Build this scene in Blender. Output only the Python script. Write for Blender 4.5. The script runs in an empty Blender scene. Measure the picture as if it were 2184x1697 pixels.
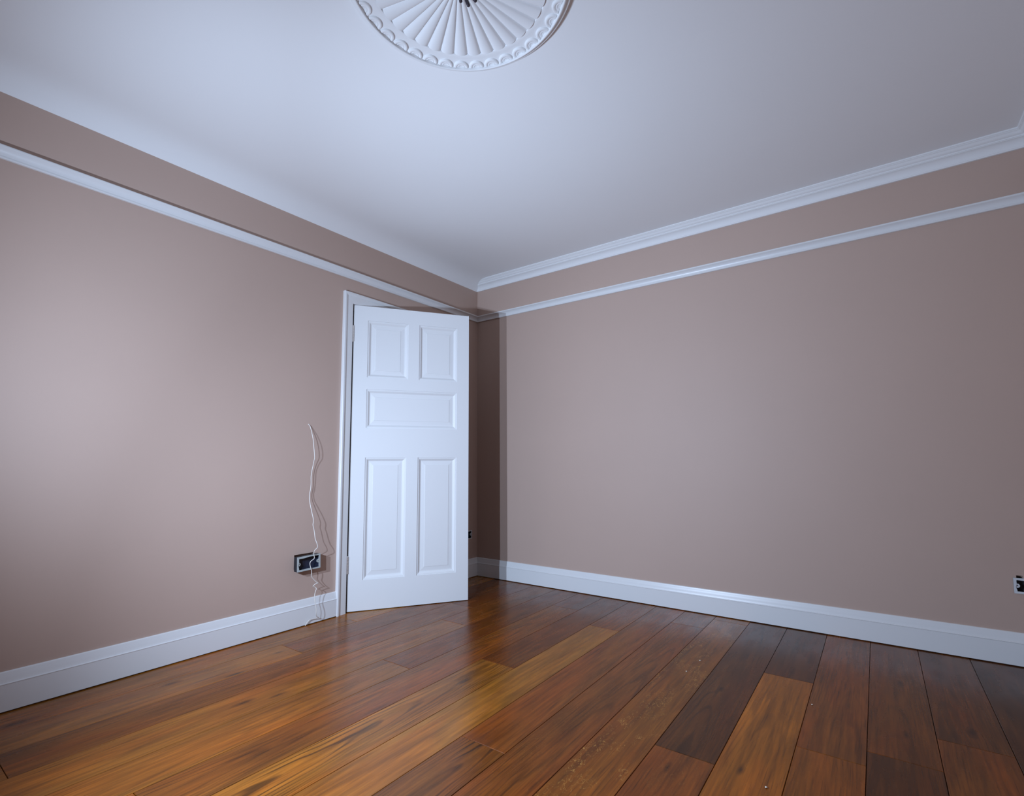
import bpy, bmesh, math, random
from mathutils import Vector, Matrix
random.seed(7)
scene = bpy.context.scene
COL = scene.collection
PI = math.pi

# ------------------------------------------------------------------ camera
def make_camera():
    cd = bpy.data.cameras.new('camera')
    cd.sensor_fit = 'HORIZONTAL'; cd.sensor_width = 36.0
    cd.lens = 1063.68 / 2184 * 36
    cd.shift_x = (1092 - 1098.05) / 2184
    cd.shift_y = (887.64 - 848.5) / 2184
    cd.clip_start = 0.02
    o = bpy.data.objects.new('camera', cd); COL.objects.link(o)
    yaw, pitch, roll = (math.radians(a) for a in (-35.8102, 5.2389, -0.2875))
    f = Vector((math.sin(yaw)*math.cos(pitch), math.cos(yaw)*math.cos(pitch), math.sin(pitch)))
    r0 = Vector((math.cos(yaw), -math.sin(yaw), 0)); u0 = r0.cross(f)
    r = math.cos(roll)*r0 + math.sin(roll)*u0
    u = -math.sin(roll)*r0 + math.cos(roll)*u0
    m = Matrix((r, u, -f)).transposed().to_4x4()
    m.translation = Vector((2.8304, -3.3566, 0.9635))
    o.matrix_world = m
    scene.camera = o
make_camera()

# ------------------------------------------------------------------ world, lamps, exposure
w = bpy.data.worlds.new('night'); scene.world = w; w.use_nodes = True
w.node_tree.nodes['Background'].inputs[0].default_value = (0.004, 0.004, 0.005, 1)
w.node_tree.nodes['Background'].inputs[1].default_value = 1.0
vs = scene.view_settings
vs.view_transform = 'Standard'; vs.look = 'None'; vs.gamma = 1.0; vs.use_curve_mapping = False
vs.exposure = 0.10
# the room is lit by a twin-head work lamp standing left of the photographer, out of frame
LAMP_COLOR = (0.76, 0.97, 1.30)
def lamp(name, loc, aim, power, size, blend=1.0):
    ld = bpy.data.lights.new(name, 'SPOT'); ld.energy = power; ld.color = LAMP_COLOR
    ld.spot_size = math.radians(size); ld.spot_blend = blend; ld.shadow_soft_size = 0.013
    o = bpy.data.objects.new(name, ld); COL.objects.link(o)
    o.location = loc
    o.rotation_euler = (Vector(aim) - Vector(loc)).to_track_quat('-Z', 'Y').to_euler()
def aim(loc, az, el):
    az, el = math.radians(az), math.radians(el)
    return (loc[0]+math.sin(az)*math.cos(el), loc[1]+math.cos(az)*math.cos(el), loc[2]+math.sin(el))
LA, LB = (0.992, -3.372, 1.171), (1.286, -3.261, 1.138)
lamp('work_lamp_head', LA, aim(LA, 25, -16), 170, 148, 0.86)
lamp('work_lamp_head.001', LB, aim(LB, -25, 12), 103, 155, 1.0)

# ------------------------------------------------------------------ dimensions (metres)
W, D, ZC = 3.556, 4.462, 2.569      # room width (x), depth (-y), ceiling height
ZK = 2.490                          # underside of cornice and cove

# ------------------------------------------------------------------ materials
def new_mat(name):
    m = bpy.data.materials.new(name); m.use_nodes = True
    nt = m.node_tree
    return m, nt, nt.nodes['Principled BSDF']
def N(nt, kind, **kw):
    n = nt.nodes.new(kind)
    for k, v in kw.items(): setattr(n, k, v)
    return n
def L(nt, a, b): nt.links.new(a, b)
def noise_bump(nt, bsdf, scale, strength, dist=0.001, detail=3):
    tc = N(nt, 'ShaderNodeTexCoord'); no = N(nt, 'ShaderNodeTexNoise')
    no.inputs['Scale'].default_value = scale; no.inputs['Detail'].default_value = detail
    L(nt, tc.outputs['Object'], no.inputs['Vector'])
    b = N(nt, 'ShaderNodeBump'); b.inputs['Strength'].default_value = strength; b.inputs['Distance'].default_value = dist
    L(nt, no.outputs['Fac'], b.inputs['Height']); L(nt, b.outputs['Normal'], bsdf.inputs['Normal'])
    return no
def paint(name, col, rough, bump=0.1, scale=220, vary=0.03, metallic=0.0):
    m, nt, b = new_mat(name)
    b.inputs['Roughness'].default_value = rough; b.inputs['Metallic'].default_value = metallic
    noise_bump(nt, b, scale, bump)
    tc = N(nt, 'ShaderNodeTexCoord'); no = N(nt, 'ShaderNodeTexNoise'); no.inputs['Scale'].default_value = 2.3
    no.inputs['Detail'].default_value = 4
    L(nt, tc.outputs['Object'], no.inputs['Vector'])
    mr = N(nt, 'ShaderNodeMapRange'); mr.inputs['To Min'].default_value = 1 - vary; mr.inputs['To Max'].default_value = 1 + vary
    L(nt, no.outputs['Fac'], mr.inputs['Value'])
    hs = N(nt, 'ShaderNodeHueSaturation'); hs.inputs['Color'].default_value = (*col, 1)
    L(nt, mr.outputs[0], hs.inputs['Value']); L(nt, hs.outputs[0], b.inputs['Base Color'])
    return m
M_WALL = paint('taupe_pink_wall_paint', (0.486, 0.352, 0.290), 0.58, 0.12, 260)
M_CEIL = paint('white_ceiling_paint', (0.84, 0.84, 0.84), 0.8, 0.1, 200, 0.015)
M_TRIM = paint('white_satin_paint', (0.73, 0.73, 0.73), 0.33, 0.03, 60, 0.01)
M_DOOR = paint('white_door_paint', (0.73, 0.73, 0.73), 0.38, 0.03, 80, 0.01)
M_PLASTER = paint('white_plaster', (0.80, 0.80, 0.80), 0.7, 0.06, 150, 0.015)
M_STEEL = paint('brushed_steel', (0.86, 0.84, 0.80), 0.32, 0.05, 300, 0.03, 0.75)
M_SCREW = paint('screw_steel', (0.80, 0.78, 0.75), 0.18, 0.05, 300, 0.03, 1.0)
M_BOX = paint('pale_grey_box_plastic', (0.40, 0.43, 0.42), 0.5, 0.2, 90, 0.08)
M_GALV = paint('galvanised_box_steel', (0.60, 0.62, 0.64), 0.45, 0.2, 90, 0.10)
M_DARK = paint('black_box_interior', (0.012, 0.013, 0.018), 0.6, 0.1, 60, 0.1)
M_NAVY = paint('navy_box_lining', (0.020, 0.024, 0.045), 0.45, 0.3, 40, 0.2)
M_CORD = paint('cream_cord_sheath', (0.72, 0.68, 0.62), 0.5, 0.2, 200, 0.05)
M_CORE = paint('dark_cable_sleeve', (0.035, 0.025, 0.04), 0.5, 0.1, 90, 0.1)
M_HOLE = paint('raw_plaster_cut', (0.10, 0.085, 0.08), 0.9, 0.5, 60, 0.1)
M_SUB = paint('dark_subfloor', (0.012, 0.008, 0.005), 0.9, 0.1, 60, 0.1)
M_CHIP = paint('pale_plaster_chip', (0.75, 0.68, 0.58), 0.8, 0.3, 100, 0.1)
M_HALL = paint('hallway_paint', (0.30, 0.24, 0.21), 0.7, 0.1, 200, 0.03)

def wood():
    m, nt, b = new_mat('oiled_oak_plank')
    oi = N(nt, 'ShaderNodeObjectInfo'); tc = N(nt, 'ShaderNodeTexCoord')
    def attr(name):
        a = N(nt, 'ShaderNodeAttribute', attribute_type='OBJECT', attribute_name=name); return a.outputs['Fac']
    off = N(nt, 'ShaderNodeVectorMath', operation='SCALE'); off.inputs[0].default_value = (37.0, 91.0, 13.0)
    L(nt, oi.outputs['Random'], off.inputs['Scale'])
    pos = N(nt, 'ShaderNodeVectorMath', operation='ADD')
    L(nt, tc.outputs['Object'], pos.inputs[0]); L(nt, off.outputs[0], pos.inputs[1])
    P = pos.outputs[0]
    def mapped(sx, sy):
        mp = N(nt, 'ShaderNodeMapping'); mp.inputs['Scale'].default_value = (sx, sy, 1); L(nt, P, mp.inputs['Vector']); return mp.outputs[0]
    def noise(vec, scale, detail=4, dist=0.0, rough=0.55):
        n = N(nt, 'ShaderNodeTexNoise'); n.inputs['Scale'].default_value = scale; n.inputs['Detail'].default_value = detail
        n.inputs['Distortion'].default_value = dist; n.inputs['Roughness'].default_value = rough
        L(nt, vec, n.inputs['Vector']); return n.outputs['Fac']
    def rng(v, a, c, lo, hi):
        r = N(nt, 'ShaderNodeMapRange'); r.clamp = True
        r.inputs['From Min'].default_value = a; r.inputs['From Max'].default_value = c
        r.inputs['To Min'].default_value = lo; r.inputs['To Max'].default_value = hi
        L(nt, v, r.inputs['Value']); return r.outputs[0]
    def math_(op, a, c=None):
        n = N(nt, 'ShaderNodeMath', operation=op)
        for i, v in enumerate((a, c)):
            if v is None: continue
            if isinstance(v, (int, float)): n.inputs[i].default_value = v
            else: L(nt, v, n.inputs[i])
        return n.outputs[0]
    streak = noise(mapped(1, 0.055), 75, 4, 0.3)            # fine pores along the grain
    broad = noise(mapped(1, 0.16), 9.5, 5, 0.9)             # broad heart / sap streaks
    blot = noise(mapped(1, 0.5), 3.2, 3, 0.4)
    # flat-sawn growth rings: nested arches along the plank, bent by slow noise
    sx = N(nt, 'ShaderNodeSeparateXYZ'); L(nt, tc.outputs['Object'], sx.inputs[0])
    bend = noise(mapped(1, 0.30), 5.0, 3, 0.3)
    xo = math_('ADD', sx.outputs['X'], math_('MULTIPLY', math_('SUBTRACT', oi.outputs['Random'], 0.5), 0.10))
    ph = math_('ADD', math_('MULTIPLY', math_('MULTIPLY', xo, xo), 3000.0), math_('MULTIPLY', sx.outputs['Y'], 17.0))
    ph = math_('ADD', ph, math_('MULTIPLY', bend, 20.0))
    ring = math_('SINE', ph)
    ringd = rng(ring, 0.45, 1.0, 0.0, 1.0)
    ringd = math_('MULTIPLY', math_('MULTIPLY', ringd, attr('figure')), rng(noise(mapped(1, 0.3), 7, 2), 0.38, 0.6, 0.15, 1.0))
    val = math_('MULTIPLY', rng(streak, 0.32, 0.68, 0.66, 1.20), rng(broad, 0.3, 0.72, 0.70, 1.20))
    pore = rng(noise(mapped(1, 0.022), 210, 2), 0.60, 0.70, 1.0, 0.62)
    val = math_('MULTIPLY', val, pore)
    val = math_('MULTIPLY', val, rng(blot, 0.3, 0.7, 0.86, 1.12))
    val = math_('MULTIPLY', val, math_('SUBTRACT', 1.0, math_('MINIMUM', math_('MULTIPLY', ringd, 0.55), 0.62)))
    # knots with a shape of their own, at fixed places on the floor
    geo = N(nt, 'ShaderNodeNewGeometry')
    kn = None
    jit = noise(mapped(1, 0.4), 30, 2)
    for kx, ky, kr in ((0.699,-2.287,1.0),(0.747,-2.172,0.85),(0.254,-2.385,0.9),(0.385,-2.173,0.7),(0.296,-1.917,0.5),(0.165,-2.87,1.3),
                       (0.667,-1.258,0.5),(2.86,-0.55,0.7),(2.86,-1.05,0.6),(2.43,-1.60,0.6),(1.30,-1.62,0.9),(2.24,-1.05,0.5),(2.24,-1.72,0.6),(3.05,-0.9,0.9)):
        s = N(nt, 'ShaderNodeVectorMath', operation='SUBTRACT'); s.inputs[1].default_value = (kx, ky, 0)
        L(nt, geo.outputs['Position'], s.inputs[0])
        q = N(nt, 'ShaderNodeVectorMath', operation='MULTIPLY'); q.inputs[1].default_value = (75/kr, 24/kr, 0); L(nt, s.outputs[0], q.inputs[0])
        ln = N(nt, 'ShaderNodeVectorMath', operation='LENGTH'); L(nt, q.outputs[0], ln.inputs[0])
        d = math_('ADD', ln.outputs['Value'], math_('MULTIPLY', jit, 1.4))
        v = rng(d, 0.6, 2.3, 1.0, 0.0)
        kn = v if kn is None else math_('MAXIMUM', kn, v)
    val = math_('MULTIPLY', val, math_('SUBTRACT', 1.0, math_('MULTIPLY', kn, 0.8)))
    hue = N(nt, 'ShaderNodeHueSaturation'); L(nt, oi.outputs['Color'], hue.inputs['Color']); L(nt, val, hue.inputs['Value'])
    hue.inputs['Saturation'].default_value = 1.0
    tint = N(nt, 'ShaderNodeMix', data_type='RGBA'); tint.blend_type = 'MULTIPLY'
    tint.inputs['B'].default_value = (1.12, 0.90, 0.72, 1)
    L(nt, rng(noise(mapped(1, 0.22), 6.0, 3, 0.5), 0.4, 0.65, 0, 1), tint.inputs['Factor']); L(nt, hue.outputs[0], tint.inputs['A'])
    # medullary flecks: short pale curls on the quarter-sawn planks
    vo = N(nt, 'ShaderNodeTexNoise'); vo.inputs['Scale'].default_value = 48; vo.inputs['Detail'].default_value = 1.5; vo.inputs['Distortion'].default_value = 1.6
    L(nt, mapped(1, 0.5), vo.inputs['Vector'])
    fl = rng(math_('ABSOLUTE', math_('SUBTRACT', vo.outputs['Fac'], 0.56)), 0.0, 0.016, 1.0, 0.0)
    fl = math_('MULTIPLY', fl, rng(noise(mapped(1, 0.45), 9, 2), 0.46, 0.56, 0, 1))
    fl = math_('MULTIPLY', fl, attr('fleck'))
    fm = N(nt, 'ShaderNodeMix', data_type='RGBA'); fm.inputs['B'].default_value = (0.55, 0.27, 0.06, 1)
    L(nt, math_('MULTIPLY', fl, 0.75), fm.inputs['Factor']); L(nt, tint.outputs['Result'], fm.inputs['A'])
    # dust specks
    sp = rng(noise(P, 420, 1), 0.80, 0.86, 0.0, 0.35)
    sm = N(nt, 'ShaderNodeMix', data_type='RGBA'); sm.inputs['B'].default_value = (0.5, 0.36, 0.22, 1)
    L(nt, sp, sm.inputs['Factor']); L(nt, fm.outputs['Result'], sm.inputs['A'])
    L(nt, sm.outputs['Result'], b.inputs['Base Color'])
    L(nt, rng(noise(mapped(1, 0.4), 14, 4), 0.3, 0.7, 0.20, 0.32), b.inputs['Roughness'])
    b.inputs['Specular IOR Level'].default_value = 0.36
    bp = N(nt, 'ShaderNodeBump'); bp.inputs['Strength'].default_value = 0.05; bp.inputs['Distance'].default_value = 0.001
    L(nt, math_('ADD', streak, math_('MULTIPLY', ringd, -0.5)), bp.inputs['Height']); L(nt, bp.outputs['Normal'], b.inputs['Normal'])
    return m
M_WOOD = wood()

# ------------------------------------------------------------------ helpers
def obj(name, bm, mat, parent=None, smooth=False):
    me = bpy.data.meshes.new(name)
    bmesh.ops.recalc_face_normals(bm, faces=bm.faces[:])
    if smooth:
        for f in bm.faces: f.smooth = True
    bm.to_mesh(me); bm.free()
    if mat: me.materials.append(mat)
    o = bpy.data.objects.new(name, me); COL.objects.link(o)
    if parent: o.parent = parent
    return o
def empty(name, loc=(0, 0, 0)):
    o = bpy.data.objects.new(name, None); COL.objects.link(o); o.location = loc; o.empty_display_size = 0.1
    return o
def tag(o, label, cat, group=None, kind=None):
    o['label'] = label; o['category'] = cat
    if group: o['group'] = group
    if kind: o['kind'] = kind
    return o
def struct(o, label, cat): return tag(o, label, cat, kind='structure')
def box(bm, x0, x1, y0, y1, z0, z1, bevel=0.0):
    r = bmesh.ops.create_cube(bm, size=1.0)
    vs_ = r['verts']
    bmesh.ops.scale(bm, vec=(x1-x0, y1-y0, z1-z0), verts=vs_)
    bmesh.ops.translate(bm, vec=((x0+x1)/2, (y0+y1)/2, (z0+z1)/2), verts=vs_)
    if bevel:
        es = {e for v in vs_ for e in v.link_edges}
        bmesh.ops.bevel(bm, geom=list(es), offset=bevel, segments=2, affect='EDGES', profile=0.5)
def auto_smooth(o, ang=35):
    for p in o.data.polygons: p.use_smooth = True
    try: o.data.set_sharp_from_angle(angle=math.radians(ang))
    except Exception: pass
def sweep(name, A, B, inward, profile, mat, a_mitre=0.0, b_mitre=0.0, parent=None, base=(0, 0)):
    """moulding run along a wall from A to B (xy); profile is a list of (distance from wall, z);
    mitre: how much the run is shortened per metre of projection (1 = inside corner, 0 = square end)"""
    A = Vector(A); B = Vector(B); t = (B - A).normalized(); n = Vector(inward)
    bm = bmesh.new(); ra = []; rb = []
    for d, z in profile:
        a = A + n*d + t*(d*a_mitre); b_ = B + n*d - t*(d*b_mitre)
        ra.append(bm.verts.new((a.x, a.y, z))); rb.append(bm.verts.new((b_.x, b_.y, z)))
    k = len(profile)
    for i in range(k):
        j = (i+1) % k
        bm.faces.new((ra[i], ra[j], rb[j], rb[i]))
    bm.faces.new(ra); bm.faces.new(rb[::-1])
    o = obj(name, bm, mat, parent); auto_smooth(o, 28)
    return o
def tube(bm, pts, rad, seg=8, cap=True, smooth_steps=4):
    """round tube through points (Catmull-Rom)"""
    P = [Vector(p) for p in pts]; Q = []
    for i in range(len(P)-1):
        p0 = P[max(i-1, 0)]; p1 = P[i]; p2 = P[i+1]; p3 = P[min(i+2, len(P)-1)]
        for s in range(smooth_steps):
            u = s/smooth_steps
            Q.append(0.5*((2*p1)+(p2-p0)*u+(2*p0-5*p1+4*p2-p3)*u*u+(3*p1-p0-3*p2+p3)*u**3))
    Q.append(P[-1])
    rings = []; up = Vector((0.37, 0.61, 0.70)).normalized()
    for i, q in enumerate(Q):
        t = (Q[min(i+1, len(Q)-1)] - Q[max(i-1, 0)]).normalized()
        a = (up - t*up.dot(t)).normalized(); up = a; c = t.cross(a)
        rings.append([bm.verts.new(q + rad*(math.cos(2*PI*k/seg)*a + math.sin(2*PI*k/seg)*c)) for k in range(seg)])
    for r0, r1 in zip(rings, rings[1:]):
        for k in range(seg): bm.faces.new((r0[k], r0[(k+1) % seg], r1[(k+1) % seg], r1[k]))
    if cap: bm.faces.new(rings[0][::-1]); bm.faces.new(rings[-1])

# ------------------------------------------------------------------ walls with real openings
def wall_mesh(u0, u1, v0, v1, thick, holes, put):
    """holes: (u0,u1,v0,v1,depth); depth>=thick goes right through.  put(u,v,depth)->xyz"""
    us = sorted({u0, u1, *[h[0] for h in holes], *[h[1] for h in holes]})
    vs_ = sorted({v0, v1, *[h[2] for h in holes], *[h[3] for h in holes]})
    bm = bmesh.new(); cache = {}
    def V(u, v, d):
        k = (round(u, 5), round(v, 5), round(d, 5))
        if k not in cache: cache[k] = bm.verts.new(put(u, v, d))
        return cache[k]
    def inside(u, v, through):
        for h in holes:
            if h[0] < u < h[1] and h[2] < v < h[3] and (not through or h[4] >= thick): return True
        return False
    for a, b_ in zip(us, us[1:]):
        for c, e in zip(vs_, vs_[1:]):
            mu, mv = (a+b_)/2, (c+e)/2
            if not inside(mu, mv, False): bm.faces.new((V(a, c, 0), V(b_, c, 0), V(b_, e, 0), V(a, e, 0)))
            if not inside(mu, mv, True): bm.faces.new((V(a, e, thick), V(b_, e, thick), V(b_, c, thick), V(a, c, thick)))
    for h in holes:
        d = min(h[4], thick)
        uu = [u for u in us if h[0] <= u <= h[1]]; vv = [v for v in vs_ if h[2] <= v <= h[3]]
        for a, b_ in zip(uu, uu[1:]):
            for v in (h[2], h[3]):
                if v <= v0 + 1e-6: continue
                bm.faces.new((V(a, v, 0), V(b_, v, 0), V(b_, v, d), V(a, v, d)))
            if h[4] < thick:
                for c, e in zip(vv, vv[1:]): bm.faces.new((V(a, c, d), V(b_, c, d), V(b_, e, d), V(a, e, d)))
        for c, e in zip(vv, vv[1:]):
            for u in (h[0], h[1]): bm.faces.new((V(u, c, 0), V(u, e, 0), V(u, e, d), V(u, c, d)))
    return bm
HOLE1 = (-1.676, -1.548, 0.336, 0.4205)     # loose box, left wall
HOLE2 = (-0.200, -0.066, 0.318, 0.389)      # behind the open door
HOLE3 = (3.324, 3.458, 0.334, 0.406)        # right wall
T = 0.12
bm = wall_mesh(-D, 0, 0, ZC, T, [(-1.344, -0.458, 0, 2.071, T), (*HOLE1, 0.05), (*HOLE2, 0.045)], lambda u, v, d: (-d, u, v))
struct(obj('wall_left', bm, M_WALL), 'dusky pink taupe wall holding the open white door', 'wall')
bm = wall_mesh(-T, W+T, 0, ZC, T, [(*HOLE3, 0.045), (3.336, 3.358, 0.406, 0.4170, 0.03), (3.364, 3.400, 0.406, 0.4165, 0.03)], lambda u, v, d: (u, d, v))
struct(obj('wall_right', bm, M_WALL), 'long dusky pink taupe wall right of the corner', 'wall')
bm = bmesh.new(); box(bm, W, W+T, -D, 0, 0, ZC)
struct(obj('wall_near_right', bm, M_WALL), 'dusky pink taupe wall closing the room at far right', 'wall')
bm = bmesh.new(); box(bm, -T, W+T, -D-T, -D, 0, ZC)
struct(obj('wall_near', bm, M_WALL), 'dusky pink taupe wall behind the viewer', 'wall')
bm = bmesh.new(); box(bm, -T, W+T, -D-T, T, ZC, ZC+0.1)
struct(obj('ceiling', bm, M_CEIL), 'smooth white painted ceiling', 'ceiling')
# hallway beyond the doorway
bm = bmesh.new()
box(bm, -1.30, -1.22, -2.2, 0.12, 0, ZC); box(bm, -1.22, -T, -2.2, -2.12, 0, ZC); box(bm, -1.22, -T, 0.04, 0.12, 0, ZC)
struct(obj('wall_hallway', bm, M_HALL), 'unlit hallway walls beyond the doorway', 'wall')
bm = bmesh.new(); box(bm, -1.30, -T, -2.2, 0.12, ZC, ZC+0.08)
struct(obj('ceiling_hallway', bm, M_CEIL), 'unlit hallway ceiling beyond the doorway', 'ceiling')

# ------------------------------------------------------------------ plank floor
bm = bmesh.new(); box(bm, -1.30, W+T, -D-T, T, -0.06, -0.016)
floor = struct(obj('floor', bm, M_SUB), 'wide oiled oak plank floor in warm brown tones', 'floor')
SEAMS = [-0.115, 0.007, 0.205, 0.403, 0.603, 0.805, 1.001, 1.200, 1.395, 1.585, 1.774, 1.966, 2.160, 2.357, 2.553, 2.749, 2.945, 3.142, 3.338, 3.556]
TONE = {'L': (0.40, 0.150, 0.012), 'l': (0.30, 0.104, 0.008), 'm': (0.235, 0.074, 0.006), 'r': (0.200, 0.058, 0.006),
        'd': (0.150, 0.045, 0.005), 'g': (0.120, 0.044, 0.007), 'k': (0.100, 0.031, 0.004),
        'A': (0.315, 0.118, 0.012), 'B': (0.215, 0.070, 0.006), 'C': (0.180, 0.054, 0.005), 'E': (0.155, 0.043, 0.004), 'F': (0.265, 0.090, 0.008), 'W': (0.36, 0.112, 0.007)}  # A to F: board tones darkened on the left to even out lamp falloff
# per column: joints (y, far to near) and (tone, figure, fleck) of each length, far to near
COLS = [
 ([-0.95, -2.9], [('C',.3,0), ('B',.3,0), ('B',.3,0)]),
 ([-1.375, -3.3], [('A',.3,0), ('F',.45,0), ('C',.3,0)]),
 ([-1.852, -3.6], [('C',.5,0), ('F',.4,0), ('C',.3,0)]),
 ([-0.75, -2.95], [('E',.4,0), ('C',.5,0), ('B',.3,0)]),
 ([-1.05, -3.2], [('C',.5,0), ('B',.45,0), ('C',.3,0)]),
 ([-1.670, -3.5], [('E',.6,0), ('B',.5,0), ('C',.3,0)]),
 ([-0.40, -2.75], [('E',.5,0), ('C',.8,0), ('B',.4,0)]),
 ([-1.385, -3.7], [('E',.4,0), ('F',1.5,0), ('C',.3,0)]),
 ([-0.626, -2.80], [('r',.4,0), ('A',.2,0), ('B',.4,0)]),
 ([-1.960, -3.6], [('r',.45,.1), ('C',1.4,.1), ('B',.4,0)]),
 ([-0.30, -2.55], [('r',.4,0), ('r',.7,.15), ('m',.4,0)]),
 ([-0.10, -2.95], [('m',.3,.3), ('m',.4,1.3), ('d',.4,0)]),
 ([-1.62, -3.4], [('k',.9,0), ('r',.5,.2), ('m',.4,0)]),
 ([-0.766, -2.75], [('k',.4,0), ('W',.4,.15), ('d',.4,0)]),
 ([-1.353, -3.1], [('r',.5,0), ('m',.4,.1), ('d',.4,0)]),
 ([-1.250, -2.95], [('d',.5,.1), ('k',.5,0), ('m',.4,0)]),
 ([-1.02, -3.0], [('d',.5,0), ('r',.4,0), ('d',.4,0)]),
 ([-1.55, -3.2], [('k',.5,0), ('d',.4,0), ('m',.4,0)]),
 ([-0.60, -2.4], [('k',.5,0), ('d',.5,0), ('d',.4,0)]),
]
def plank(x0, x1, y0, y1, tone, fig, fleck):
    g = 0.0009
    w2, l2 = (x1-x0)/2-g, (y1-y0)/2-g
    bm = bmesh.new(); c = 0.0009
    top = [(-w2+c, -l2+c, 0), (w2-c, -l2+c, 0), (w2-c, l2-c, 0), (-w2+c, l2-c, 0)]
    mid = [(-w2, -l2, -c), (w2, -l2, -c), (w2, l2, -c), (-w2, l2, -c)]
    low = [(x, y, -0.015) for x, y, _ in mid]
    rows = [[bm.verts.new(p) for p in r] for r in (top, mid, low)]
    bm.faces.new(rows[0]); bm.faces.new(rows[2][::-1])
    for a, b_ in zip(rows, rows[1:]):
        for i in range(4): bm.faces.new((a[i], b_[i], b_[(i+1) % 4], a[(i+1) % 4]))
    o = obj('plank', bm, M_WOOD, floor); o.location = ((x0+x1)/2, (y0+y1)/2, 0)
    k = random.uniform(0.94, 1.06); t = TONE[tone]
    o.color = (t[0]*k, t[1]*k, t[2]*k, 1); o['figure'] = float(fig); o['fleck'] = float(fleck)
for (x0, x1), (joints, kinds) in zip(zip(SEAMS, SEAMS[1:]), COLS):
    ys = [0.0] + joints + [-D]
    for (ya, yb), kd in zip(zip(ys, ys[1:]), kinds): plank(x0, x1, yb, ya, *kd)
# hallway floor, one simple run of boards
for i in range(6):
    x1 = -0.115 - i*0.197; plank(max(x1-0.197, -1.22), x1, -2.12, 0.04, 'd', .3, 0)

# ------------------------------------------------------------------ mouldings
SKIRT = [(0, 0), (0.019, 0), (0.019, 0.106), (0.0205, 0.1085), (0.0195, 0.111), (0.0165, 0.1125), (0.0150, 0.117), (0.0135, 0.126),
         (0.0115, 0.136), (0.0095, 0.143), (0.0088, 0.1475), (0.0075, 0.1515), (0.005, 0.1535), (0, 0.1535)]
SKIRT = [(d, z + 0.005 if z == 0 else z) for d, z in SKIRT]
struct(sweep('baseboard_left', (0, -D), (0, -1.3885), (1, 0), SKIRT, M_TRIM, 1, 0), 'white moulded skirting board along the left wall up to the door', 'skirting board')
struct(sweep('baseboard_corner', (0, -0.4035), (0, 0), (1, 0), SKIRT, M_TRIM, 0, 1), 'short white skirting board between door and corner', 'skirting board')
struct(sweep('baseboard_right', (0, 0), (W, 0), (0, -1), SKIRT, M_TRIM, 1, 1), 'long white skirting board under the right wall', 'skirting board')
struct(sweep('baseboard_near_right', (W, 0), (W, -D), (-1, 0), SKIRT, M_TRIM, 1, 1), 'white skirting board of the near right wall', 'skirting board')
struct(sweep('baseboard_near', (W, -D), (0, -D), (0, 1), SKIRT, M_TRIM, 1, 1), 'white skirting board of the wall behind the viewer', 'skirting board')
RAIL = [(0, 2.209), (0.010, 2.209), (0.0125, 2.2115), (0.0125, 2.2165), (0.011, 2.2195), (0.0115, 2.226), (0.014, 2.2325), (0.019, 2.239), (0.0265, 2.2445),
        (0.031, 2.2465), (0.0335, 2.2495), (0.034, 2.2535), (0.0325, 2.2570), (0.028, 2.2580), (0, 2.2580)]
struct(sweep('trim_1', (0, -D), (0, 0), (1, 0), RAIL, M_TRIM, 1, 1), 'white picture rail running along the left wall above the door', 'picture rail')
struct(sweep('trim_2', (0, 0), (W, 0), (0, -1), RAIL, M_TRIM, 1, 1), 'white picture rail running along the right wall', 'picture rail')
struct(sweep('trim_3', (W, 0), (W, -D), (-1, 0), RAIL, M_TRIM, 1, 1), 'white picture rail of the near right wall', 'picture rail')
struct(sweep('trim_4', (W, -D), (0, -D), (0, 1), RAIL, M_TRIM, 1, 1), 'white picture rail of the wall behind the viewer', 'picture rail')
CORN = [(0, ZC), (0.079, ZC), (0.079, ZC-0.006), (0.0755, ZC-0.0085), (0.0735, ZC-0.0085), (0.0735, ZC-0.0115), (0.0695, ZC-0.0125), (0.066, ZC-0.0155), (0.062, ZC-0.021),
        (0.0565, ZC-0.0265), (0.0505, ZC-0.029), (0.0505, ZC-0.0345), (0.0465, ZC-0.0345), (0.0465, ZC-0.0375), (0.0395, ZC-0.0395),
        (0.031, ZC-0.0445), (0.0235, ZC-0.0515), (0.0180, ZC-0.059), (0.0145, ZC-0.067), (0.013, ZC-0.072), (0.011, ZC-0.0735), (0.011, ZC-0.0775), (0.009, ZC-0.0790), (0, ZC-0.0790)]
struct(sweep('trim_5', (0, 0), (W, 0), (0, -1), CORN, M_PLASTER, 0, 1), 'white stepped plaster cornice above the right wall', 'cornice')
struct(sweep('trim_6', (W, 0), (W, -D), (-1, 0), CORN, M_PLASTER, 1, 1), 'white plaster cornice turning the corner at top right', 'cornice')
struct(sweep('trim_7', (W, -D), (0, -D), (0, 1), CORN, M_PLASTER, 1, 0), 'white plaster cornice of the wall behind the viewer', 'cornice')
CR = ZC - ZK
CX = 0.24
COVE = [(0, ZC + 0.001), (CX, ZC + 0.001)] + [(CX*i/20, ZC - CR*(1-i/20)**4.2 + 0.0005*(i/20)) for i in range(20, -1, -1)]
struct(sweep('trim_8', (0, -D), (0, 0), (1, 0), COVE, M_CEIL, 0, 0), 'plain white cove between the left wall and the ceiling', 'cove')

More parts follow.
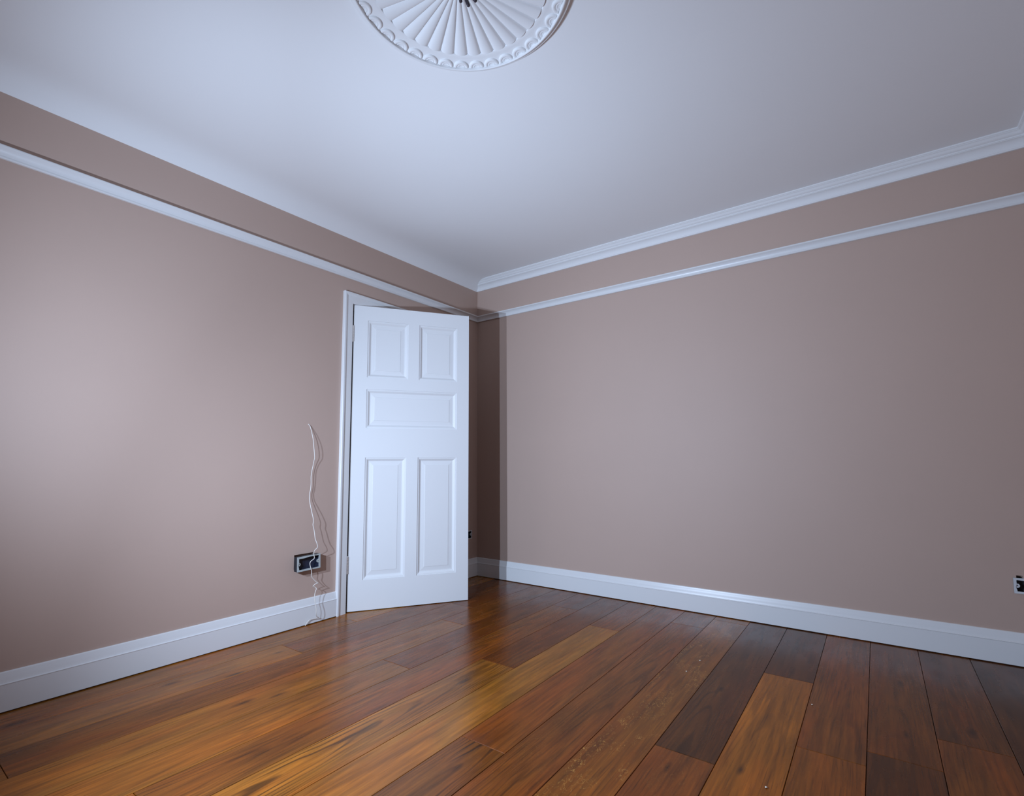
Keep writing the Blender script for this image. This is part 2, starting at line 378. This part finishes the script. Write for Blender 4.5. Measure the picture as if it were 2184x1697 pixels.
# ------------------------------------------------------------------ door frame
frame = struct(empty('trim_9', (0, -0.9, 0)), 'white moulded door frame set in the left wall', 'door frame')
def in_frame(o): o.parent = frame; o.matrix_parent_inverse = frame.matrix_world.inverted() if False else Matrix.Translation((0, 0.9, 0)); return o
bm = bmesh.new(); box(bm, -T, 0.0, -1.344, -1.314, 0.0, 2.071, 0.001); in_frame(obj('jamb', bm, M_TRIM))
bm = bmesh.new(); box(bm, -T, 0.0, -0.488, -0.458, 0.0, 2.071, 0.001); in_frame(obj('jamb', bm, M_TRIM))
bm = bmesh.new(); box(bm, -T, 0.0, -1.314, -0.488, 2.043, 2.071, 0.001); in_frame(obj('head_jamb', bm, M_TRIM))
bm = bmesh.new(); box(bm, -0.090, -0.046, -1.314, -1.300, 0.0, 2.043, 0.001); in_frame(obj('door_stop', bm, M_TRIM))
bm = bmesh.new(); box(bm, -0.090, -0.046, -0.501, -0.488, 0.0, 2.043, 0.001); in_frame(obj('door_stop', bm, M_TRIM))
bm = bmesh.new(); box(bm, -0.090, -0.046, -1.300, -0.501, 2.030, 2.043, 0.001); in_frame(obj('door_stop', bm, M_TRIM))
# architrave profile: (distance from inner edge towards outside, projection from wall)
ARCH = [(0, 0), (0, 0.011), (0.002, 0.013), (0.010, 0.0135), (0.044, 0.0145), (0.0470, 0.0145), (0.0485, 0.0165), (0.052, 0.0205), (0.058, 0.0235), (0.065, 0.0245), (0.070, 0.0235), (0.072, 0.021), (0.072, 0)]
AI0, AI1, AZ = -1.3175, -0.476, 2.0405
def architrave(name, pts):
    # pts: inner edge start, inner edge end, outward dirs for each end (mitred)
    (p0, d0), (p1, d1) = pts
    bm = bmesh.new(); ra = []; rb = []
    for s, h in ARCH:
        ra.append(bm.verts.new((h, p0[0]+d0[0]*s, p0[1]+d0[1]*s))); rb.append(bm.verts.new((h, p1[0]+d1[0]*s, p1[1]+d1[1]*s)))
    k = len(ARCH)
    for i in range(k): bm.faces.new((ra[i], ra[(i+1) % k], rb[(i+1) % k], rb[i]))
    bm.faces.new(ra); bm.faces.new(rb[::-1])
    o = in_frame(obj(name, bm, M_TRIM)); auto_smooth(o, 25)
architrave('architrave', (((AI0, 0.0), (-1, 0)), ((AI0, AZ), (-1, 1))))
architrave('architrave', (((AI1, 0.0), (1, 0)), ((AI1, AZ), (1, 1))))
architrave('head_architrave', (((AI0, AZ), (-1, 1)), ((AI1, AZ), (1, 1))))

# ------------------------------------------------------------------ door leaf (local: x along width, y = thickness behind the face, z up)
DW, DH, DT = 0.806, 2.032, 0.040
door = struct(empty('door_1', (0.0, -1.3021, 0.006)), 'white five-panel door standing ajar without a handle', 'door')
door.rotation_euler = (0, 0, math.atan2(0.6687, 0.4499))
PANELS = [(0.0945, 0.370, 1.537, 1.931), (0.4465, 0.7205, 1.537, 1.931), (0.0945, 0.7195, 1.192, 1.456), (0.0945, 0.3655, 0.192, 0.993), (0.4455, 0.7185, 0.192, 0.993)]
us = sorted({0, DW, *[p[0] for p in PANELS], *[p[1] for p in PANELS]}); vz = sorted({0, DH, *[p[2] for p in PANELS], *[p[3] for p in PANELS]})
bm = bmesh.new(); cache = {}
def DV(u, y, z):
    k = (round(u, 5), round(y, 5), round(z, 5))
    if k not in cache: cache[k] = bm.verts.new((u, y, z))
    return cache[k]
def in_panel(u, z): return any(p[0] < u < p[1] and p[2] < z < p[3] for p in PANELS)
for a, b_ in zip(us, us[1:]):
    for c, e in zip(vz, vz[1:]):
        if in_panel((a+b_)/2, (c+e)/2): continue
        for y in (0, DT): bm.faces.new([DV(a, y, c), DV(b_, y, c), DV(b_, y, e), DV(a, y, e)][::1 if y == 0 else -1])
for a, b_ in zip(us, us[1:]):
    for z in (0, DH): bm.faces.new((DV(a, 0, z), DV(b_, 0, z), DV(b_, DT, z), DV(a, DT, z)))
for c, e in zip(vz, vz[1:]):
    for u in (0, DW): bm.faces.new((DV(u, 0, c), DV(u, 0, e), DV(u, DT, e), DV(u, DT, c)))
sharp = [e for e in bm.edges if len(e.link_faces) == 2 and abs(e.link_faces[0].normal.dot(e.link_faces[1].normal)) < 0.5]
bm.normal_update()
es = [e for e in bm.edges if len(e.link_faces) == 2 and e.calc_face_angle(0) > 1.0]
bmesh.ops.bevel(bm, geom=es, offset=0.0018, segments=2, affect='EDGES', profile=0.5)
leaf = obj('leaf', bm, M_DOOR, door)
MOULD = [(0, 0), (0.0006, 0.0045), (0.0045, 0.0047), (0.0095, 0.0055), (0.0130, 0.0080), (0.0170, 0.0118), (0.0205, 0.0155), (0.0228, 0.0170), (0.0245, 0.0172)]
FIELD = [(0.0245, 0.0172), (0.0290, 0.0172), (0.0520, 0.0144), (0.0532, 0.0124), (0.0545, 0.0122)]
def ring_mesh(p, prof, fill):
    bm = bmesh.new()
    for side in (0, 1):
        rows = []
        for s, d in prof:
            y = d if side == 0 else DT - d
            rows.append([bm.verts.new(q) for q in ((p[0]+s, y, p[2]+s), (p[1]-s, y, p[2]+s), (p[1]-s, y, p[3]-s), (p[0]+s, y, p[3]-s))])
        for a, b_ in zip(rows, rows[1:]):
            for i in range(4):
                f = (a[i], a[(i+1) % 4], b_[(i+1) % 4], b_[i]); bm.faces.new(f if side == 0 else f[::-1])
        if fill: bm.faces.new(rows[-1] if side == 0 else rows[-1][::-1])
    return bm
for p in PANELS:
    me = ring_mesh(p, FIELD, True); pn = obj('panel', me, M_DOOR, door)
    mo = obj('moulding', ring_mesh(p, MOULD, False), M_DOOR, pn)
# hinges: knuckle barrel with a screwed plate on door edge and jamb
def hinge(z, h):
    hg = empty('hinge'); hg.parent = door; hg.location = (-0.0036, -0.0072, z)
    bm = bmesh.new()
    for i in range(5):
        r = bmesh.ops.create_cone(bm, cap_ends=True, segments=14, radius1=0.0062, radius2=0.0062, depth=h/5-0.0012)
        bmesh.ops.translate(bm, vec=(0, 0, -h/2 + (i+0.5)*h/5), verts=r['verts'])
    for s in (-1, 1):
        r = bmesh.ops.create_uvsphere(bm, u_segments=12, v_segments=6, radius=0.0066)
        bmesh.ops.translate(bm, vec=(0, 0, s*(h/2+0.001)), verts=r['verts'])
    k = obj('knuckle', bm, M_STEEL, hg); auto_smooth(k, 40)
    bm = bmesh.new(); box(bm, 0.0018, 0.0034, 0.008, 0.036, -h/2, h/2, 0.0004)
    obj('hinge_plate', bm, M_STEEL, hg)
    # plate on the jamb, in the jamb's own direction (the door is turned 34 degrees away from it)
    a = math.radians(33.9)
    bm = bmesh.new(); box(bm, -0.0048, -0.0030, 0.002, 0.034, -h/2, h/2, 0.0004)
    for zz in (-0.3*h, 0.0, 0.3*h):
        r = bmesh.ops.create_uvsphere(bm, u_segments=10, v_segments=6, radius=0.0042)
        bmesh.ops.scale(bm, vec=(0.35, 1, 1), verts=r['verts']); bmesh.ops.translate(bm, vec=(-0.0030, 0.018 if zz else 0.024, zz), verts=r['verts'])
    bmesh.ops.rotate(bm, cent=(0, 0, 0), matrix=Matrix.Rotation(a, 3, 'Z'), verts=bm.verts[:])
    jp = obj('hinge_plate', bm, M_STEEL, hg)
    return hg
hinge(1.831, 0.100); hinge(0.296, 0.100)

# ------------------------------------------------------------------ ceiling rose
RX, RY = 1.796, -2.231
rose = tag(empty('ceiling_rose', (RX, RY, ZC)), 'round white fluted plaster ceiling rose with a shell border', 'ceiling rose')
def lathe(prof, seg=144, close_center=False):
    bm = bmesh.new(); rows = []
    for r, z in prof: rows.append([bm.verts.new((r*math.cos(2*PI*k/seg), r*math.sin(2*PI*k/seg), -z)) for k in range(seg)])
    for a, b_ in zip(rows, rows[1:]):
        for k in range(seg): bm.faces.new((a[k], a[(k+1) % seg], b_[(k+1) % seg], b_[k]))
    if close_center: bm.faces.new(rows[-1])
    return bm
rim = [(0.3865, 0), (0.3865, 0.0135), (0.3850, 0.0155), (0.3800, 0.0165), (0.3745, 0.0190), (0.3705, 0.0235), (0.3690, 0.0265), (0.3665, 0.0280), (0.3635, 0.0280), (0.3615, 0.0262), (0.3605, 0.0190), (0.3590, 0.0165)]
auto_smooth(obj('rim', lathe(rim), M_PLASTER, rose), 40)
band = [(0.3590, 0.0165), (0.345, 0.0150), (0.318, 0.0150), (0.3050, 0.0155), (0.3020, 0.0145), (0.3005, 0.0120), (0.3005, 0.0020), (0.03, 0.0020)]
auto_smooth(obj('band', lathe(band), M_PLASTER, rose), 40)
# one flute, 10 degrees wide, bulging downward and ending abruptly at the band
bm = bmesh.new(); rows = []; nr, na = 12, 10
for i in range(nr+1):
    r = 0.042 + (0.2995-0.042)*i/nr; row = []
    for j in range(na+1):
        s = -1 + 2*j/na; a = math.radians(5.0)*s
        z = 0.0075 + (0.003 + 0.0105*r/0.3)*math.sqrt(max(0, 1-(abs(s)*0.995)**2))
        row.append(bm.verts.new((r*math.cos(a), r*math.sin(a), -z)))
    rows.append(row)
for a, b_ in zip(rows, rows[1:]):
    for j in range(na): bm.faces.new((a[j], a[j+1], b_[j+1], b_[j]))
low = [bm.verts.new((v.co.x*1.001, v.co.y*1.001, -0.002)) for v in rows[-1]]
for j in range(na): bm.faces.new((rows[-1][j], rows[-1][j+1], low[j+1], low[j]))
flute0 = obj('flute', bm, M_PLASTER, rose); auto_smooth(flute0, 40)
# one shell: half-round of concentric ridges opening towards the rim
bm = bmesh.new(); rows = []
SH = [(0.0, 0.0020), (0.0060, 0.0022), (0.0095, 0.0030), (0.0115, 0.0046), (0.0130, 0.0048), (0.0145, 0.0040), (0.0170, 0.0042), (0.0190, 0.0062), (0.0215, 0.0070), (0.0250, 0.0070), (0.0275, 0.0058), (0.0290, 0.0034), (0.0298, 0.0)]
for q, h in SH:
    row = []
    for k in range(17):
        a = PI/2 + PI*k/16
        row.append(bm.verts.new((0.3585 + max(q, 1e-5)*math.cos(a)*1.02, max(q, 1e-5)*math.sin(a), -(0.0150 + h))))
    rows.append(row)
for a, b_ in zip(rows, rows[1:]):
    for k in range(16): bm.faces.new((a[k], a[k+1], b_[k+1], b_[k]))
shell0 = obj('shell', bm, M_PLASTER, rose); auto_smooth(shell0, 50)
for k in range(36):
    ang = math.radians(10*k + 5.4 + 5.0 + 180)
    for src in (flute0, shell0):
        o = src if k == 0 else src.copy()
        if k: COL.objects.link(o)
        o.parent = rose; o.rotation_euler = (0, 0, ang)
hub = [(0.062, 0.002), (0.062, 0.012), (0.058, 0.018), (0.050, 0.021), (0.040, 0.024), (0.024, 0.026), (0.016, 0.025), (0.016, 0.004)]
auto_smooth(obj('hub', lathe(hub, 48), M_PLASTER, rose), 40)
cable = tag(empty('ceiling_cable', (RX, RY, ZC-0.03)), 'dark cable ends hanging from the middle of the ceiling rose', 'cable')
def rel(pts): return [Vector(p) - Vector((RX, RY, ZC-0.03)) for p in pts]
for tip, ctl in (((1.8095, -2.2335, 2.4720), (1.800, -2.236, 2.52)), ((1.8275, -2.2155, 2.4610), (1.812, -2.222, 2.505)), ((1.8480, -2.2030, 2.4760), (1.822, -2.214, 2.515))):
    a = Vector((RX + (ctl[0]-RX)*0.4, RY + (ctl[1]-RY)*0.4, 2.56)); c = Vector(ctl); t = Vector(tip)
    bm = bmesh.new(); tube(bm, rel([a, c, c.lerp(t, 0.6)]), 0.0035, 8)
    core = obj('core', bm, M_CORE, cable, True)
    bm = bmesh.new(); tube(bm, rel([c.lerp(t, 0.5), c.lerp(t, 0.8), t]), 0.0058, 8)
    obj('sleeve', bm, M_CORE, core, True)

# ------------------------------------------------------------------ socket back boxes
def back_box(name, w_, h_, depth, mat, inner, loc, rot, label, lip=0.0085, lug=0.020, shell_mat=None):
    """local: x = width, z = height, y = out of the wall (towards -y); open front at y = 0, body goes to +y"""
    t = empty(name, loc); t.rotation_euler = rot
    tag(t, label, 'back box', 'empty socket boxes along the walls')
    s = 0.0022
    bm = bmesh.new()
    box(bm, -w_/2, w_/2, 0, depth, h_/2-s, h_/2, 0.0006); box(bm, -w_/2, w_/2, 0, depth, -h_/2, -h_/2+s, 0.0006)
    box(bm, -w_/2, -w_/2+s, 0, depth, -h_/2+s, h_/2-s, 0.0006); box(bm, w_/2-s, w_/2, 0, depth, -h_/2+s, h_/2-s, 0.0006)
    box(bm, -w_/2, w_/2, depth-s, depth, -h_/2, h_/2, 0.0006)
    obj('shell', bm, shell_mat or mat, t)
    # front lip, an uneven frame
    bm = bmesh.new(); n = 40; out = []; inn = []
    for k in range(n):
        a = 2*PI*k/n; cx, cz = math.cos(a), math.sin(a)
        m = max(abs(cx), abs(cz)); ex, ez = cx/m, cz/m
        out.append((ex*(w_/2+0.001), ez*(h_/2+0.001)))
        q = lip*(1 + 0.18*math.sin(3*a+1) + 0.12*math.sin(7*a))
        inn.append((ex*(w_/2 - q*1.15), ez*(h_/2 - q)))
    vo = [[bm.verts.new((x, y, z)) for x, z in ring] for ring in (out, inn) for y in (-0.0025, 0.0005)]
    o0, o1, i0, i1 = vo
    for k in range(n):
        j = (k+1) % n
        bm.faces.new((o0[k], o0[j], i0[j], i0[k])); bm.faces.new((o1[k], i1[k], i1[j], o1[j])); bm.faces.new((o0[k], o1[k], o1[j], o0[j])); bm.faces.new((i0[k], i0[j], i1[j], i1[k]))
    obj('lip', bm, mat, t)
    # dark inside
    bm = bmesh.new(); e = s+0.0006
    box(bm, -w_/2+e, w_/2-e, depth-e-0.001, depth-e, -h_/2+e, h_/2-e)
    for x in (-w_/2+e, w_/2-e-0.001): box(bm, x, x+0.001, 0.002, depth-e, -h_/2+e, h_/2-e)
    for z in (-h_/2+e, h_/2-e-0.001): box(bm, -w_/2+e, w_/2-e, 0.002, depth-e, z, z+0.001)
    obj('lining', bm, inner, t)
    for sx in (-1, 1):
        bm = bmesh.new()
        r = bmesh.ops.create_cone(bm, cap_ends=True, segments=18, radius1=lug/2, radius2=lug/2, depth=0.006)
        bmesh.ops.rotate(bm, cent=(0, 0, 0), matrix=Matrix.Rotation(PI/2, 3, 'X'), verts=r['verts'])
        bmesh.ops.translate(bm, vec=(sx*(w_/2-lug*0.55), 0.004, 0), verts=r['verts'])
        lg = obj('screw_lug', bm, mat, t); auto_smooth(lg, 40)
        bm = bmesh.new()
        r = bmesh.ops.create_cone(bm, cap_ends=True, segments=12, radius1=0.0025, radius2=0.0025, depth=0.002)
        bmesh.ops.rotate(bm, cent=(0, 0, 0), matrix=Matrix.Rotation(PI/2, 3, 'X'), verts=r['verts'])
        bmesh.ops.translate(bm, vec=(sx*(w_/2-lug*0.6), 0.0006, 0), verts=r['verts'])
        obj('screw_hole', bm, M_DARK, lg)
    return t
# loose box pulled forward out of its hole
back_box('socket_box', 0.148, 0.084, 0.034, M_BOX, M_NAVY, (0.052, -1.612, 0.373), (math.radians(0), math.radians(-1.5), PI/2), 'pale grey socket box hanging out of the left wall behind a cord', shell_mat=M_DARK)
back_box('socket_box', 0.132, 0.070, 0.040, M_GALV, M_DARK, (-0.001, -0.133, 0.3535), (0, 0, PI/2), 'empty socket box in shadow between door edge and corner', 0.0085)
back_box('socket_box', 0.132, 0.070, 0.040, M_GALV, M_DARK, (3.391, -0.004, 0.370), (0, 0, 0), 'empty metal socket box low on the right wall at the frame edge', 0.008)

# ------------------------------------------------------------------ loose cord hanging from the wall
CORD = [(0.001,-1.6140,1.2038),(0.008,-1.6052,1.1894),(0.022,-1.6016,1.1514),(0.036,-1.5994,1.1077),(0.045,-1.5988,1.0644),(0.047,-1.5957,1.0272),(0.043,-1.5905,0.9958),(0.034,-1.5887,0.9730),(0.026,-1.5903,0.9387),(0.024,-1.5944,0.9102),(0.026,-1.5993,0.8818),(0.024,-1.5967,0.8419),(0.022,-1.5972,0.8050),(0.022,-1.6026,0.7798),(0.028,-1.6067,0.7464),(0.042,-1.6079,0.7106),(0.056,-1.6061,0.6720),(0.066,-1.6017,0.6333),(0.068,-1.6007,0.6139),(0.068,-1.6032,0.5947),(0.070,-1.5975,0.5721),(0.074,-1.5943,0.5416),(0.080,-1.5924,0.5115),(0.088,-1.5875,0.4895),(0.090,-1.5819,0.4697),(0.086,-1.5820,0.4583),(0.076,-1.5907,0.4448),(0.070,-1.5911,0.4333),(0.066,-1.5896,0.4189),(0.064,-1.5845,0.3987),(0.063,-1.5898,0.3898),(0.062,-1.6042,0.3824),(0.062,-1.6114,0.3712),(0.062,-1.6094,0.3559),(0.062,-1.6026,0.3356),(0.060,-1.5975,0.3154),(0.058,-1.5981,0.2961),(0.056,-1.5893,0.2820),(0.054,-1.5751,0.2668),(0.055,-1.5613,0.2519),(0.058,-1.5472,0.2399),(0.064,-1.5591,0.2458),(0.060,-1.5719,0.2409),(0.052,-1.5803,0.2292),(0.050,-1.5680,0.2237),(0.052,-1.5597,0.2154),(0.056,-1.5604,0.2079),(0.058,-1.5674,0.1946),(0.060,-1.5726,0.1741),(0.062,-1.5712,0.1414),(0.064,-1.5654,0.1160),(0.065,-1.5621,0.0909),(0.062,-1.5600,0.0650),(0.050,-1.5450,0.0420),(0.036,-1.5250,0.0330),(0.030,-1.5400,0.0300),(0.029,-1.5640,0.0320),(0.029,-1.5830,0.0300),(0.029,-1.5975,0.0180),(0.030,-1.6089,0.0040)]
cord = tag(empty('loose_cord', (0.03, -1.6, 0.0)), 'thin cream cord hanging in kinks down the left wall beside the door', 'cord')
bm = bmesh.new(); tube(bm, [Vector(p) - Vector((0.03, -1.6, 0.0)) for p in CORD], 0.0021, 7)
obj('sheath', bm, M_CORD, cord, True)

# ------------------------------------------------------------------ crumbs on the floor
for i, (x, y, lab) in enumerate(((2.0815, -0.795, 'pale plaster crumb on dark planks, the farther of two together'), (2.0661, -0.9586, 'pale plaster crumb on dark planks, the nearer of two together'),
                                 (2.5102, -1.6516, 'pale plaster crumb on the light plank near the lower edge'), (2.5682, -0.9908, 'pale plaster crumb right of the light plank'))):
    bm = bmesh.new(); r = bmesh.ops.create_icosphere(bm, subdivisions=1, radius=0.004)
    for v in bm.verts: v.co *= random.uniform(0.7, 1.15)
    bmesh.ops.scale(bm, vec=(1.0, 1.3, 0.5), verts=bm.verts[:])
    zmin = min(v.co.z for v in bm.verts)
    bmesh.ops.translate(bm, vec=(0, 0, -zmin), verts=bm.verts[:])
    o = obj('plaster_crumb', bm, M_CHIP); o.location = (x, y, 0.0003)
    tag(o, lab, 'crumb', 'plaster crumbs on the floor')
